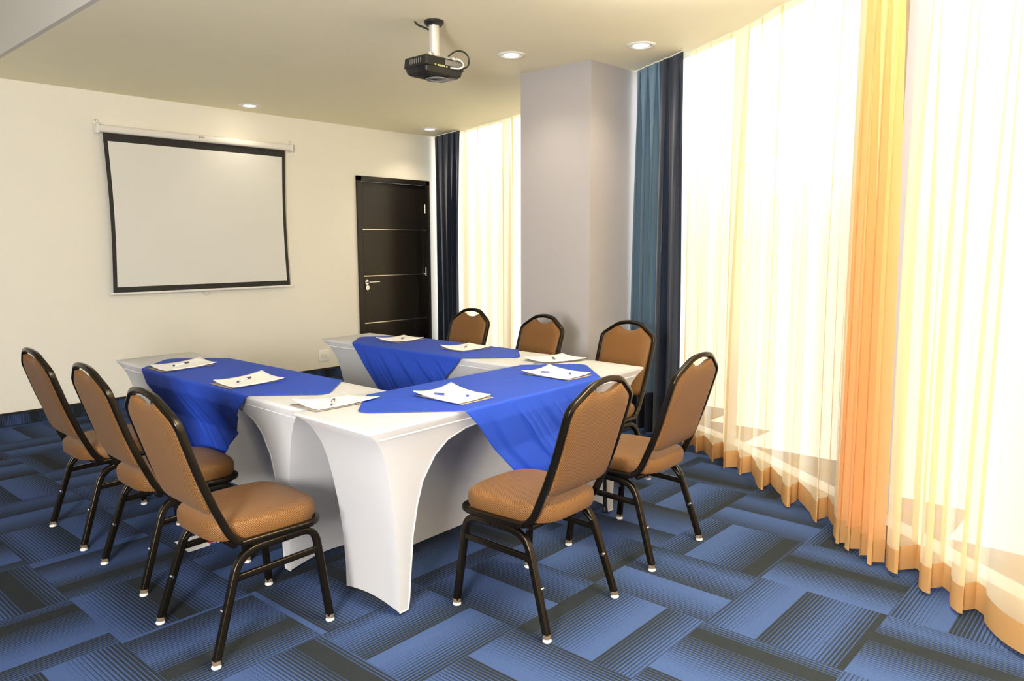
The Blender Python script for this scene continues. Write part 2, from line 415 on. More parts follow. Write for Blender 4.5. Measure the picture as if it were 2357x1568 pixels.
# column
struct('wall_column', nbox((4.87, 3.556, CH / 2), (1.0, .664, CH), rz=-.02), LILAC)
# window wall behind the curtains
fr = bmesh.new(); gl = bmesh.new(); sill = bmesh.new(); head = bmesh.new()
sA, sB = s_near(6.18, 6.82), ARC[-1] - .2
s = sA + .1; k = 0; marks = []
while s < sB: marks.append(s); s += 1.18
for a, b in zip(marks, marks[1:]):
    A = offs(a, .16); B = offs(b, .16); d = (B - A); ang = math.atan2(d.y, d.x); c = (A + B) / 2
    box(sill, (c.x, c.y, .05), (d.length + .03, .10, .12), ang); box(head, (c.x, c.y, CH + .16), (d.length + .03, .22, .06), ang)
    box(fr, (A.x, A.y, CH / 2 + .07), (.05, .07, CH + .10), ang)
    box(gl, (c.x, c.y, CH / 2 + .09), (d.length - .06, .008, CH - .02), ang)
wroot = tag(bpy.data.objects.new('window_1', None), 'floor to ceiling glazing with slim frames behind the sheer curtains', 'window', kind='structure'); COL.objects.link(wroot)
ALF = mat('grey_window_frame', (.45, .45, .44), .4)
obj('window_sill', sill, ALF, wroot, False); obj('window_head', head, ALF, wroot, False); obj('window_frame', fr, ALF, wroot, False)
GLASS = bpy.data.materials.new('clear_glass'); GLASS.use_nodes = True; n_ = GLASS.node_tree
t_ = n_.nodes.new('ShaderNodeBsdfTransparent'); g_ = n_.nodes.new('ShaderNodeBsdfGlossy'); g_.inputs['Roughness'].default_value = .02; x_ = n_.nodes.new('ShaderNodeMixShader'); x_.inputs[0].default_value = .06
n_.links.new(t_.outputs[0], x_.inputs[1]); n_.links.new(g_.outputs[0], x_.inputs[2]); n_.links.new(x_.outputs[0], n_.nodes['Material Output'].inputs[0])
obj('window_pane', gl, GLASS, wroot, False)
sp_ = s_near(3.53, 1.01) - .28
P_, T_, N_ = wat(sp_); q = P_ - N_ * .19
struct('wall_pier', nbox((q.x + .02, q.y - .02, CH / 2), (.22, .10, CH), math.atan2(T_.y, T_.x)), LILAC)

# ------------------------------------------------------------------ curtains
def curtain(name, label, s0, s1, lam, amp, mat_, hem_mat, hem_h, seed, shade_from=None, shade_mat=None, z0=.018, fold=.42, back=0.0, fab2=None, top_amp=.06, lean=0.0):
    R = random.Random(seed); root = thing(name, label, 'curtain', tuple(wat((s0 + s1) / 2)[0]))
    o = root.location.copy()
    Lh = s1 - s0; n = int(Lh / .011); ph = [0.0]; am = []
    fs = []; x = 0.0
    while x < Lh + .5:
        l = lam * R.uniform(.6, 1.5); fs.append((x, l, R.uniform(.55, 1.25))); x += l
    def phase(d):
        for x, l, a in fs:
            if d < x + l: return 2 * math.pi * (d - x) / l, a
        return 0, 1
    cols = []
    wob = [R.uniform(0, 6.28) for _ in range(8)]
    def pt(u, z, v):
        d = u * Lh
        ph, a = phase(d); nxt = a
        k = top_amp + (1 - top_amp) * (1 - v ** 3)
        sn = math.sin(ph)
        # blend amplitude between neighbouring folds
        for i, (x, l, aa) in enumerate(fs):
            if x <= d < x + l:
                nb = fs[min(i + 1, len(fs) - 1)][2]; f = (d - x) / l; a = aa * (1 - f) + nb * f; break
        A = amp * a * k
        nd = A * (math.tanh(1.9 * sn) + .18 * math.sin(2.7 * ph + wob[0])) + .008 * math.sin(9 * d + wob[1] + 1.5 * v)
        td = l * fold * (.55 + .45 * k) * sn + .35 * A * math.sin(2 * ph)
        p, T, Nn = wat(s0 + d + td + .012 * math.sin(3 * v + 5 * d + wob[2]))
        q = p + Nn * (nd - back)
        return Vector((q.x, q.y, z)) - o
    bm = bmesh.new(); nv = 16
    zt = CH - .004; zb = z0 + hem_h
    uv = bm.loops.layers.uv.new('UVMap')
    grid(bm, n, nv, lambda u, v: pt(u, zb + (zt - zb) * v, v))
    dc = obj('drape_cloth', bm, mat_, root)
    if shade_from:  # same cloth; darkness of stacked folds painted as a navy part
        dc.data.materials.append(shade_mat)
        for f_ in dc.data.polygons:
            if (f_.index // nv) / n > shade_from: f_.material_index = 1
    bm = bmesh.new(); 
    def hz(u, v):
        p = pt(u, z0 + hem_h * v, -.02 * (1 - v)); p.z += .004 * math.sin(40 * u + seed) * (1 - v); return p
    grid(bm, n, 3, hz); obj('hem', bm, hem_mat, root)
    return root
s_bl2a, s_bl2b = s_near(4.94, 3.2), s_near(4.64, 2.63)
s_sh = s_near(4.66, 2.66)
s_or = s_near(3.53, 1.01)
curtain('sheer_curtain', 'golden sheer curtain in soft folds between blue drape and orange gathered edge', s_sh + .045, s_or - .11, .20, .062, SHEER, SHEERHEM, .105, 3)
curtain('sheer_curtain', 'narrow golden sheer gathered into dense folds, their shade coloured orange, over the window pier', s_or - .13, s_or + .13, .075, .045, SHEERG, SHEERHEM, .105, 14, back=-.07, fold=.42)
curtain('sheer_curtain', 'golden sheer curtain nearest the camera at the right edge of the view', s_or + .11, s_or + 2.3, .26, .070, SHEER, SHEERHEM, .105, 8)
curtain('sheer_curtain', 'golden sheer curtain along the window behind the camera', s_or + 2.32, ARC[-1] - .6, .3, .06, SHEER, SHEERHEM, .105, 9)
curtain('sheer_curtain', 'pale golden sheer curtain between far navy drape and lilac column', s_near(6.05, 6.3), s_near(5.25, 3.98), .22, .045, SHEER, SHEERHEM, .105, 5)
curtain('blue_drape', 'navy blue drape hanging in far corner beside the dark door', s_near(6.17, 6.8), s_near(6.02, 6.2), .12, .05, NAVY, NAVYD, .25, 11, back=-.06, fold=.42)
curtain('blue_drape', 'slate drape, shade of stacked folds coloured navy, between lilac column and long sheer curtain', s_bl2a + .03, s_bl2b + .035, .13, .060, SLATE, NAVYD, .30, 21, .52, NAVY, back=-.06, fold=.42)

# ------------------------------------------------------------------ projection screen
scr = thing('projection_screen', 'white pull-down projection screen with black border on back wall', 'screen', (3.29, YW, 2.3))
def LS(x, y, z): return (x - 3.29, y - YW, z - 2.3)
bm = bmesh.new(); sweep(bm, [Vector(LS(2.415, YW - .05, 2.365)), Vector(LS(4.195, YW - .05, 2.365))], .062, .066, side=(0, 0, 1), rnd=.35); obj('case', bm, SCRCASE, scr)
for x in (2.41, 4.2):
    obj('end_cap', nbox(LS(x, YW - .05, 2.362), (.022, .074, .076), bev=.006), WHITEP, scr)
    obj('hanging_loop', sweep(bmesh.new(), [Vector(LS(x + .012 * math.cos(t), YW - .04, 2.415 + .018 * math.sin(t))) for t in [i * math.pi / 6 for i in range(12)]], .004, side=(0, 1, 0), rnd=.5, closed=True), ALU, scr)
SY = YW - .052
def swx(z):                                    # slight waist in the fabric
    t = (2.333 - z) / 1.32; return .018 * math.sin(math.pi * t)
def scrq(x0, x1, z0, z1, y, nx=1, nz=16):
    bm = bmesh.new()
    def f(u, v):
        z = z0 + (z1 - z0) * v; k = swx(z); a = x0 + (x1 - x0) * u; s = (a - 3.29) / .845
        return Vector(LS(a - s * k, y, z))
    grid(bm, max(1, nx), nz, f); return bm
cl = obj('screen_cloth', scrq(2.485, 4.103, 1.055, 2.268, SY - .002, 8), SCREENW, scr)
obj('black_border', scrq(2.452, 4.136, 1.008, 2.335, SY, 8), SCREENB, scr)
obj('weight_bar', sweep(bmesh.new(), [Vector(LS(2.43, SY, .997)), Vector(LS(4.158, SY, .997))], .022, .024, side=(0, 0, 1), rnd=.4), SCRCASE, scr)
obj('pull_ring', sweep(bmesh.new(), [Vector(LS(3.262 + .035 * math.cos(t), SY, .982 + .03 * math.sin(t))) for t in [math.pi + i * math.pi / 10 for i in range(11)]], .004, side=(0, 1, 0), rnd=.5), ALU, scr)
bm = bmesh.new()                               # small unreadable maker's mark
for i, (dx, w_, h_) in enumerate(((0, .012, .016), (.015, .006, .010), (.024, .014, .012), (.040, .010, .008))): box(bm, LS(3.262 + dx, YW - .0835, 2.372 + (i % 2) * .003), (w_, .002, h_))
obj('maker_mark', bm, mat('mark_grey', (.33, .31, .27), .5), scr, False)

# wall outlet
out = thing('wall_outlet', 'ivory double electrical outlet low on the back wall', 'outlet', (4.535, YW, .236))
obj('cover_plate', nbox((0, -.004, 0), (.128, .009, .122), bev=.003), IVORY, out)
obj('receptacle', nbox((0, -.010, 0), (.076, .006, .05), bev=.002), WHITEP, out)
bm = bmesh.new()
for dx in (-.022, .006, .024):
    box(bm, (dx, -.0135, .006), (.008, .001, .002)); box(bm, (dx, -.0135, -.008), (.006, .001, .002))
obj('slots', bm, GREYP, out, False)

# ------------------------------------------------------------------ downlights
def downlight(x, y, label, group='recessed ceiling downlights', power=8):
    t = thing('recessed_downlight', label, 'ceiling light', (x, y, CH), 0, group)
    obj('trim_ring', lathe(bmesh.new(), (0, 0, 0), [(.062, -.001), (.064, -.007), (.080, -.010), (.092, -.006), (.096, 0), (.062, 0)], 40), WHITEP, t)
    obj('reflector', lathe(bmesh.new(), (0, 0, 0), [(.063, -.001), (.054, -.0045), (.052, -.001)], 40), ALU, t)
    obj('lamp_disc', lathe(bmesh.new(), (0, 0, 0), [(0, -.0035), (.053, -.003), (.053, -.001), (0, -.001)], 40), GLOW, t)
    lo = lamp('downlight_beam', 'SPOT', (x, y, CH - .03), (x, y, 0), power, (1, .84, .64), spot_size=math.radians(125), spot_blend=.8, shadow_soft_size=.05)
    lo.parent = t; lo.location = (0, 0, -.03)
downlight(4.284, 2.78, 'round recessed downlight above the slate drape, nearest the long sheer')
downlight(3.896, 3.553, 'round recessed downlight between the projector and lilac column')
downlight(3.631, 6.54, 'round recessed downlight just above and right of projection screen', power=2.5)
downlight(5.69, 6.406, 'small recessed downlight in the corner above the dark door')
downlight(1.8, -.2, 'recessed downlight in ceiling behind the camera')
downlight(2.6, 1.0, 'recessed downlight in ceiling above the nearest curtain')
downlight(2.05, .5, 'recessed downlight in the ceiling above the open floor before the tables')

# ------------------------------------------------------------------ projector
pr = thing('ceiling_projector', 'black projector hanging from ceiling on a short silver pole', 'projector', (3.03, 3.36, CH))
def LP(x, y, z): return Vector((x - 3.03, y - 3.36, z - CH))
obj('ceiling_plate', lathe(bmesh.new(), (0, 0, 0), [(0, 0), (.056, 0), (.056, -.012), (.044, -.026), (0, -.026)], 32), BLACKP, pr)
obj('pole', cyl(bmesh.new(), (0, 0, -.02), (0, 0, -.195), .030, n=32), mat('satin_silver', (.86, .85, .82), .35, .6), pr)
bm = lathe(bmesh.new(), (0, 0, -.2), [(0, .006), (.036, .006), (.036, -.004), (.060, -.006), (.060, -.014), (0, -.014)], 32)
sweep(bm, [LP(2.94, 3.42, 2.462), LP(3.12, 3.30, 2.462)], .03, .012, side=(0, 0, 1)); sweep(bm, [LP(2.94, 3.30, 2.462), LP(3.12, 3.42, 2.462)], .03, .012, side=(0, 0, 1))
for x, y in ((2.94, 3.42), (3.12, 3.30), (2.94, 3.30), (3.12, 3.42)): cyl(bm, LP(x, y, 2.448), LP(x, y, 2.47), .018, n=16)
obj('mount_bracket', bm, CHROME, pr)
bm = bmesh.new()
def body_ring(z, e, cut): return [(2.885 - e, 3.27 - e), (3.165 + e, 3.27 - e), (3.165 + e, 3.455 + e), (2.885 - e, 3.455 + e)]
secs = [(2.452, -.006), (2.446, 0), (2.398, .004), (2.392, -.003), (2.368, -.008), (2.356, -.022)]
rings = []
for z, e in secs:
    pts = []
    x0, x1, y0, y1 = 2.885 - e, 3.175 + e, 3.268 - e, 3.46 + e; r = .018
    for cx, cy, a0 in ((x1 - r, y1 - r, 0), (x0 + r, y1 - r, 90), (x0 + r, y0 + r, 180), (x1 - r, y0 + r, 270)):
        for k in range(5):
            t = math.radians(a0 + k * 22.5); pts.append(LP(cx + r * math.cos(t), cy + r * math.sin(t), z))
    rings.append([bm.verts.new(p) for p in pts])
for A, B in zip(rings, rings[1:]):
    for i in range(len(A)): bm.faces.new((A[i], A[(i + 1) % len(A)], B[(i + 1) % len(A)], B[i]))
bm.faces.new(rings[0]); bm.faces.new(rings[-1][::-1])
bd = obj('housing', bm, BLACKP, pr)
bm = bmesh.new()
for i in range(6): box(bm, LP(2.882, 3.31 + i * .018, 2.424), (.003, .006, .026))
obj('side_vents', bm, GREYP, bd, False)
obj('bottom_ring', lathe(bmesh.new(), LP(3.05, 3.36, 2.351), [(.040, 0), (.043, -.006), (.066, -.004), (.068, 0)], 32), GREYP, bd)
obj('top_panel_line', nbox(LP(3.09, 3.2655, 2.428), (.13, .003, .03), bev=.001), GREYP, bd)
YG = mat('yellow_green_port', (.45, .5, .12), .4)
for i, dx in enumerate((0, .022, .036, .05, .066, .085)):
    obj('port', cyl(bmesh.new(), LP(2.95 + dx, 3.266, 2.403), LP(2.95 + dx, 3.262, 2.403), .006, n=12), ALU if i % 2 else YG, bd)
obj('port', nbox(LP(3.075, 3.264, 2.403), (.028, .005, .010)), ALU, bd)
obj('lens', cyl(cyl(bmesh.new(), LP(3.17, 3.4, 2.42), LP(3.19, 3.4, 2.42), .035), LP(3.19, 3.4, 2.42), LP(3.194, 3.4, 2.42), .028), BLACKP, bd)
obj('power_cable', sweep(bmesh.new(), catmull([LP(3.09, 3.31, 2.475), LP(3.13, 3.29, 2.508), (LP(3.175, 3.275, 2.512)), LP(3.212, 3.27, 2.49), LP(3.214, 3.268, 2.45), LP(3.19, 3.262, 2.425), LP(3.17, 3.27, 2.415)], 8), .009, rnd=.5), BLACKP, pr)
obj('video_cable', sweep(bmesh.new(), catmull([LP(3.12, 3.30, 2.47), LP(3.15, 3.275, 2.46), LP(3.155, 3.25, 2.43), LP(3.12, 3.245, 2.405), LP(3.085, 3.262, 2.403)], 8), .009, rnd=.5), NYLON, pr)
obj('ceiling_cable', sweep(bmesh.new(), catmull([LP(2.955, 3.44, CH), LP(2.965, 3.43, CH - .018), LP(2.99, 3.40, CH - .035), LP(3.015, 3.375, CH - .05)], 8), .010, rnd=.5), BLACKP, pr)

# ------------------------------------------------------------------ tables with stretch covers
TZ = .762
ARCHT = [(0, .016), (.052, .016), (.062, .06), (.075, .16), (.10, .30), (.14, .42), (.185, .51), (.27, .60), (.355, .65), (.47, .68), (.7, .700), (.915, .704)]
PROF = [(0.0, 1.0), (.10, 1.0), (.24, .96), (.37, .88), (.47, .79), (.57, .67), (.63, .56), (.68, .42), (.715, .27), (.737, .10), (.748, .02), (.76, 0)]
def table(label, quad, ins_u, ins_v, group='white covered tables', casters=()):
    """quad: chair-side start, chair-side end, far-side end, far-side start"""
    Q = [Vector((x, y, 0)) for x, y in quad]; c = sum(Q, Vector()) / 4
    root = thing('banquet_table', label, 'table', tuple(c), 0, group)
    Q = [q - c for q in Q]
    ul = (Q[1] - Q[0]).normalized(); vl = (Q[3] - Q[0]).normalized(); Lu = (Q[1] - Q[0]).length
    foot = [Q[0] + ul * ins_u + vl * ins_v, Q[1] - ul * ins_u + vl * ins_v, Q[2] - ul * ins_u - vl * ins_v, Q[3] + ul * ins_u - vl * ins_v]
    def P(i, z):
        t = interp(PROF, z) if z < .76 else 0
        p = Q[i].lerp(foot[i], t); return p
    zl = [.748, .737, .715, .69, .66, .63, .6, .57, .52, .47, .42, .37, .3, .24, .17, .10, .05, .016]
    bm = bmesh.new()
    def face(i, j, hem, rs, pinch):
        cols = []
        for r in rs:
            zm = hem(r); col = []
            for k in range(25):
                f = k / 24; z = (TZ - .012) * (1 - f) + zm * f
                p = P(i, z).lerp(P(j, z), r)
                inw = (Vector() - p); inw.z = 0
                t = interp(PROF, z)
                col.append(Vector((p.x, p.y, z)))
            cols.append(col)
        V = [[bm.verts.new(q) for q in col] for col in cols]
        for a in range(len(V) - 1):
            for b in range(24): bm.faces.new((V[a][b], V[a + 1][b], V[a + 1][b + 1], V[a][b + 1]))
        return cols
    ee = [0, .025, .05, .056, .062, .068, .075, .087, .10, .12, .14, .16, .185, .22, .27, .31, .355, .41, .47, .55, .7, .8]
    rs = [e / Lu for e in ee]; rs = rs + [.5] + [1 - r for r in rs[::-1]]
    arch = lambda r: interp(ARCHT, min(r, 1 - r) * Lu)
    c0 = face(0, 1, arch, rs, 0)
    endh = lambda r: .016 + .018 * math.sin(math.pi * r)
    rr = [i / 14 for i in range(15)]
    face(1, 2, endh, rr, 0); face(3, 0, endh, rr, 0)
    closed = lambda r: .016 + .055 * min(1, min(r, 1 - r) / .08)
    face(2, 3, closed, [i / 40 for i in range(41)], 0)
    # rounded top edge and top
    cen = sum(Q, Vector()) / 4
    def inset(k):
        out = []
        for i in range(4):
            a, b = Q[i], Q[(i + 1) % 4]; n_ = 10 if i % 2 == 0 else 6
            for t in range(n_):
                p = a.lerp(b, t / n_); d = (cen - p)
                # move inwards along both axes
                q = p.copy(); su = (p - Q[0]).dot(ul); sv = (p - Q[0]).dot(vl); W = (Q[3] - Q[0]).length
                q += ul * (k if su < .01 else (-k if su > Lu - .04 else 0)) + vl * (k if sv < .02 else (-k if sv > W - .03 else 0))
                out.append(q)
        return out
    R0 = []
    for k, z in ((0, TZ - .012), (.002, TZ - .005), (.007, TZ - .001), (.014, TZ)):
        R0.append([bm.verts.new((p.x, p.y, z)) for p in inset(k)])
    for A, B in zip(R0, R0[1:]):
        for i in range(len(A)): bm.faces.new((A[i], A[(i + 1) % len(A)], B[(i + 1) % len(A)], B[i]))
    bm.faces.new(R0[-1])
    cov = obj('stretch_cover', bm, SPANDEX, root)
    edge = [col[-1] for col in c0]
    obj('cover_seam', sweep(bmesh.new(), edge, .007, side=tuple(vl), rnd=.5), SPANDEX, cov)
    e2 = [Vector((P(0, TZ - .012).lerp(P(1, TZ - .012), t / 10).x, P(0, TZ - .012).lerp(P(1, TZ - .012), t / 10).y, TZ - .014)) for t in range(11)]
    bm = bmesh.new(); A = [Q[i].lerp(cen, .06) for i in range(4)]
    poly_prism(bm, [(p.x, p.y) for p in A], TZ - .045, TZ - .006); obj('table_board', bm, FOLDING, root, False)
    for i in range(4):
        p = foot[i] + ul * (.032 if i in (0, 3) else -.032) + vl * (.030 if i < 2 else -.030)
        bm = bmesh.new(); sweep(bm, [Vector((p.x, p.y, TZ - .045)), Vector((p.x, p.y, .03))], .022, rnd=.5); lathe(bm, (p.x, p.y, 0), [(0, .03), (.012, .03), (.016, .02), (.016, .004), (.012, 0), (0, 0)], 16)
        obj('leg', bm, BLACKP, root)
    for cx, cy in casters:
        q = Vector((cx, cy, 0)) - c; q.z = 0
        bm = cyl(bmesh.new(), q + Vector((-.012, .010, .034)), q + Vector((.012, -.010, .034)), .033, n=24); cyl(bm, q + Vector((-.016, .013, .034)), q + Vector((.016, -.013, .034)), .012, n=16)
        sweep(bm, [q + Vector((0, 0, .03)), q + Vector((-.01, .02, .12)), q + Vector((-.02, .03, TZ - .045))], .016, rnd=.4)
        obj('caster', bm, BLACKP, root)
    return root
QF = [(1.538, 2.068), (3.368, 2.135), (3.385, 2.645), (1.545, 2.555)]
QL = [(1.615, 4.51), (1.578, 2.568), (2.052, 2.625), (2.052, 4.52)]
QR = [(3.40, 2.68), (3.385, 4.51), (2.935, 4.45), (2.945, 2.66)]
table('white covered table at the front closing the U of tables', QF, .175, .07, casters=[(3.265, 2.30)])
table('white covered table on the left below the projection screen', QL, .22, .06)
table('white covered table on the right in front of the lilac column', QR, .22, .06)
# ------------------------------------------------------------------ blue overlays
def overlay(label, c, ang, hw0, hw1, hd, seed, push0=0, push1=0):
    """square cloth turned 45 degrees; x = across table (towards chairs is -), y along; hw0 chair-side half width, hw1 far side"""
    root = bpy.data.objects.new('tmp', None)
    bm = bmesh.new(); s = hd / math.sqrt(2); N = 190; Rr = .055; rg = random.Random(seed)
    zt = TZ + .0035
    cs = sorted(rg.uniform(-s, s) for _ in range(9)); ps = [rg.uniform(.5, 1) for _ in cs]
    def f(u, v):
        a = (2 * u - 1) * s; b = (2 * v - 1) * s
        da, db = abs(a) - (s - Rr), abs(b) - (s - Rr)
        if da > 0 and db > 0:
            k = max(da, db) / math.hypot(da, db); a = math.copysign(s - Rr + da * k, a); b = math.copysign(s - Rr + db * k, b)
        x = (a - b) / math.sqrt(2); y = (a + b) / math.sqrt(2)
        # raised fold lines parallel to one cloth edge
        cr_ = sum(p * math.exp(-((b - q) / .005) ** 2) for q, p in zip(cs, ps))
        tw = (b + s) / .128 + .12 * math.sin(6 * a); fr_ = tw - math.floor(tw); band = (fr_ if fr_ < .82 else (1 - fr_) * .82 / .18)
        wv = .5 * math.sin(14 * b + 3) + .5 * math.sin(23 * b + 1.3 * a * 5)
        hw = hw0 if x < 0 else hw1; r = .008
        over = abs(x) - hw
        if over <= 0: X = x; Z = zt + .0012 * cr_; nx = 0
        else:
            sg = -1 if x < 0 else 1; arc = r * math.pi / 2
            if over < arc: t = over / r; X = sg * (hw + r * math.sin(t)); Z = zt - r + r * math.cos(t)
            else:
                h = over - arc; k = min(1, h / .12)
                X = sg * (hw + r + .0045 * cr_ * k + .002 * k * wv + .010 * band * k - (push0 if sg < 0 else push1) * min(1, max(0, h - .06) / .14)); Z = zt - r - h
                y += .004 * k * math.sin(19 * h + b * 9)
        return Vector((X, y, Z))
    grid(bm, N, N, f)
    m = Matrix.Rotation(ang, 4, 'Z'); bmesh.ops.transform(bm, matrix=m, verts=bm.verts)
    o = obj('table_overlay', bm, BLUESATIN, None, loc=(c[0], c[1], 0))
    for p in o.data.polygons: p.use_smooth = True
    sol = o.modifiers.new('thickness', 'SOLIDIFY'); sol.thickness = .0015; sol.offset = 1
    return tag(o, label, 'tablecloth', 'royal blue overlay cloths')
# left table: chairs at -x side, long axis y
overlay('blue overlay cloth draped diagonally across the left table', (1.82, 3.515), .005, .238, .236, .785, 4, .06, 0)
# front table: chairs at -y side -> local -x is world -y : rotate +90deg
overlay('blue overlay cloth draped diagonally across the front table', (2.45, 2.372), math.pi / 2 + .042, .285, .246, .765, 6, .025, .03)
# right table: chairs at +x side, visible drop on the inner -x side
overlay('blue overlay cloth on right table with creased drop facing the room centre', (3.165, 3.575), .0, .232, .236, .755, 9, 0, .10)

# ------------------------------------------------------------------ pads and pens
def pad(corners, curl, label, pen=None, pen_label=None, z=TZ + .0065, pen_style='cap', out=None):
    """corners in order: c0 c1 c2 c3 ; curl heights per corner"""
    C4 = [Vector((x, y, 0)) for x, y in corners]; c = sum(C4, Vector()) / 4
    root = thing('note_pad', label, 'notepad', (c.x, c.y, z), 0, 'note pads on the tables')
    def surf(u, v, dz, sc=1.0, sh=Vector()):
        p = (C4[0] * (1 - u) * (1 - v) + C4[1] * u * (1 - v) + C4[2] * u * v + C4[3] * (1 - u) * v) - c
        p = p * sc + sh
        w = [((1 - u) * (1 - v)) ** 3, (u * (1 - v)) ** 3, (u * v) ** 3, ((1 - u) * v) ** 3]
        # long edge curl
        h = sum(a * b * .72 for a, b in zip(w, curl))
        return Vector((p.x, p.y, dz + h))
    bm = bmesh.new(); A = grid(bm, 14, 14, lambda u, v: surf(u, v, .0042)); o = obj('paper_sheets', bm, PAPER, root)
    md = o.modifiers.new('thickness', 'SOLIDIFY'); md.thickness = .0028; md.offset = -1
    for p_ in o.data.polygons: p_.use_smooth = True
    bm = bmesh.new(); sh = Vector((0, 0, 0))
    if out: sh = Vector((out[0], out[1], 0))
    w0 = curl[:]
    bm_ = bmesh.new()
    grid(bm_, 8, 8, lambda u, v: Vector((*(surf(u, v, .0008, 1.0, sh).xy), .0008)))
    o = obj('back_cover', bm_, CARD, root); md = o.modifiers.new('thickness', 'SOLIDIFY'); md.thickness = .0008; md.offset = -1
    if pen:
        (ax, ay), (bx, by) = pen; a = Vector((ax, ay, z + .0115)); b = Vector((bx, by, z + .0115)); d = (b - a).normalized(); Lp = (b - a).length
        pc = (a + b) / 2; pr_ = thing('ballpoint_pen', pen_label, 'pen', (pc.x, pc.y, z + .0045), 0, 'pens on the note pads')
        q = lambda t: Vector((a + d * (Lp * t) - pc)) * 1.0 + Vector((0, 0, -.0))
        def g(t): v = a + d * (Lp * t) - Vector((pc.x, pc.y, z + .0045)); return v + Vector((0, 0, .0006))
        col = PENBLUE if pen_style == 'cap' else DARKINK
        obj('barrel', cyl(bmesh.new(), g(.0), g(.93), .0040, n=14), PENCLEAR, pr_)
        obj('end_plug', cyl(bmesh.new(), g(.93), g(1), .0044, n=14), col, pr_)
        cp = obj('cap', cyl(bmesh.new(), g(0), g(.30), .0046, .0054, n=14), col, pr_)
        sd = d.cross(Vector((0, 0, 1)))
        obj('clip', sweep(bmesh.new(), [g(.02) + sd * .0055 + Vector((0, 0, .001)), g(.44) + sd * .0065 + Vector((0, 0, .001))], .0028, .0018, rnd=.3), INK if pen_style == 'cap' else col, cp)
        if pen_style == 'cap':
            bmt = bmesh.new()
            for i in range(12):
                t = .60 + i * .022
                if i in (4, 5): continue
                box(bmt, g(t) + Vector((0, 0, .0041)), (.0016, .0010, .0003), math.atan2(d.y, d.x))
            obj('printed_text', bmt, INK, pr_, False)
    return root
# left table pads (chairs to -x)
pad([(1.60, 3.82), (1.60, 4.02), (1.90, 4.08), (1.89, 3.86)], [.004, .018, .022, .014], 'note pad farthest along the left table, toward the screen', ((1.79, 3.985), (1.685, 3.93)), 'dark capped pen on pad farthest along left table', pen_style='dark', out=(-.012, .012))
pad([(1.605, 3.14), (1.61, 3.34), (1.89, 3.40), (1.87, 3.16)], [.004, .016, .022, .012], 'note pad in the middle of the left table on blue cloth', ((1.775, 3.30), (1.675, 3.235)), 'dark capped pen on middle pad of the left table', pen_style='dark', out=(-.012, .012))
pad([(1.605, 2.475), (1.605, 2.665), (1.85, 2.63), (1.90, 2.475)], [.002, .028, .004, .012], 'note pad on bare white corner where left and front tables meet', ((1.745, 2.575), (1.675, 2.49)), 'dark capped pen on pad at the left table corner', pen_style='dark', out=(-.008, 0), z=TZ + .004)
# front table pads (chairs to -y)
pad([(2.035, 2.145), (2.225, 2.15), (2.26, 2.43), (2.035, 2.425)], [.002, .012, .030, .022], 'note pad at left of front table, nearest the camera', ((2.085, 2.345), (2.150, 2.205)), 'blue capped pen on pad at left of the front table', out=(.012, -.008))
pad([(2.745, 2.165), (2.94, 2.165), (2.955, 2.44), (2.745, 2.445)], [.002, .012, .026, .020], 'note pad at right of front table behind the nearest right chair', ((2.800, 2.365), (2.862, 2.225)), 'blue capped pen on pad at right of the front table', out=(.012, -.008))
# right table pads (chairs to +x)
pad([(3.345, 4.07), (3.345, 3.86), (3.10, 3.83), (3.095, 4.06)], [.012, .012, .010, .024], 'note pad farthest along the right table near the dark door', ((3.215, 3.935), (3.31, 4.005)), 'dark capped pen on pad farthest along the right table', pen_style='dark', out=(.010, .006))
pad([(3.345, 3.42), (3.345, 3.22), (3.085, 3.21), (3.10, 3.43)], [.012, .012, .008, .026], 'note pad in the middle of right table on blue cloth', ((3.19, 3.30), (3.28, 3.37)), 'dark capped pen on middle pad of the right table', pen_style='dark', out=(.010, .006))
pad([(3.365, 2.68), (3.335, 2.485), (3.085, 2.56), (3.105, 2.745)], [.014, .010, .008, .020], 'note pad on white corner where right and front tables meet', ((3.185, 2.59), (3.275, 2.70)), 'dark capped pen on pad at the right table corner', pen_style='dark', out=(.010, .006), z=TZ + .0045)
# sheet lying on the carpet under the left table
fp = thing('floor_leaflet', 'white printed leaflet lying on carpet under the left table', 'paper', (1.53, 3.43, .002))
bm = bmesh.new(); grid(bm, 4, 4, lambda u, v: Vector((-.08 + .15 * u + .01 * v, -.09 + .17 * v, .001 + .004 * u * u))); obj('paper_sheet', bm, PAPER, fp)
obj('red_print', nbox((.045, -.055, .0055), (.035, .03, .001)), RED, fp, False); obj('blue_print', nbox((.045, -.085, .0045), (.035, .02, .001)), PENBLUE, fp, False)

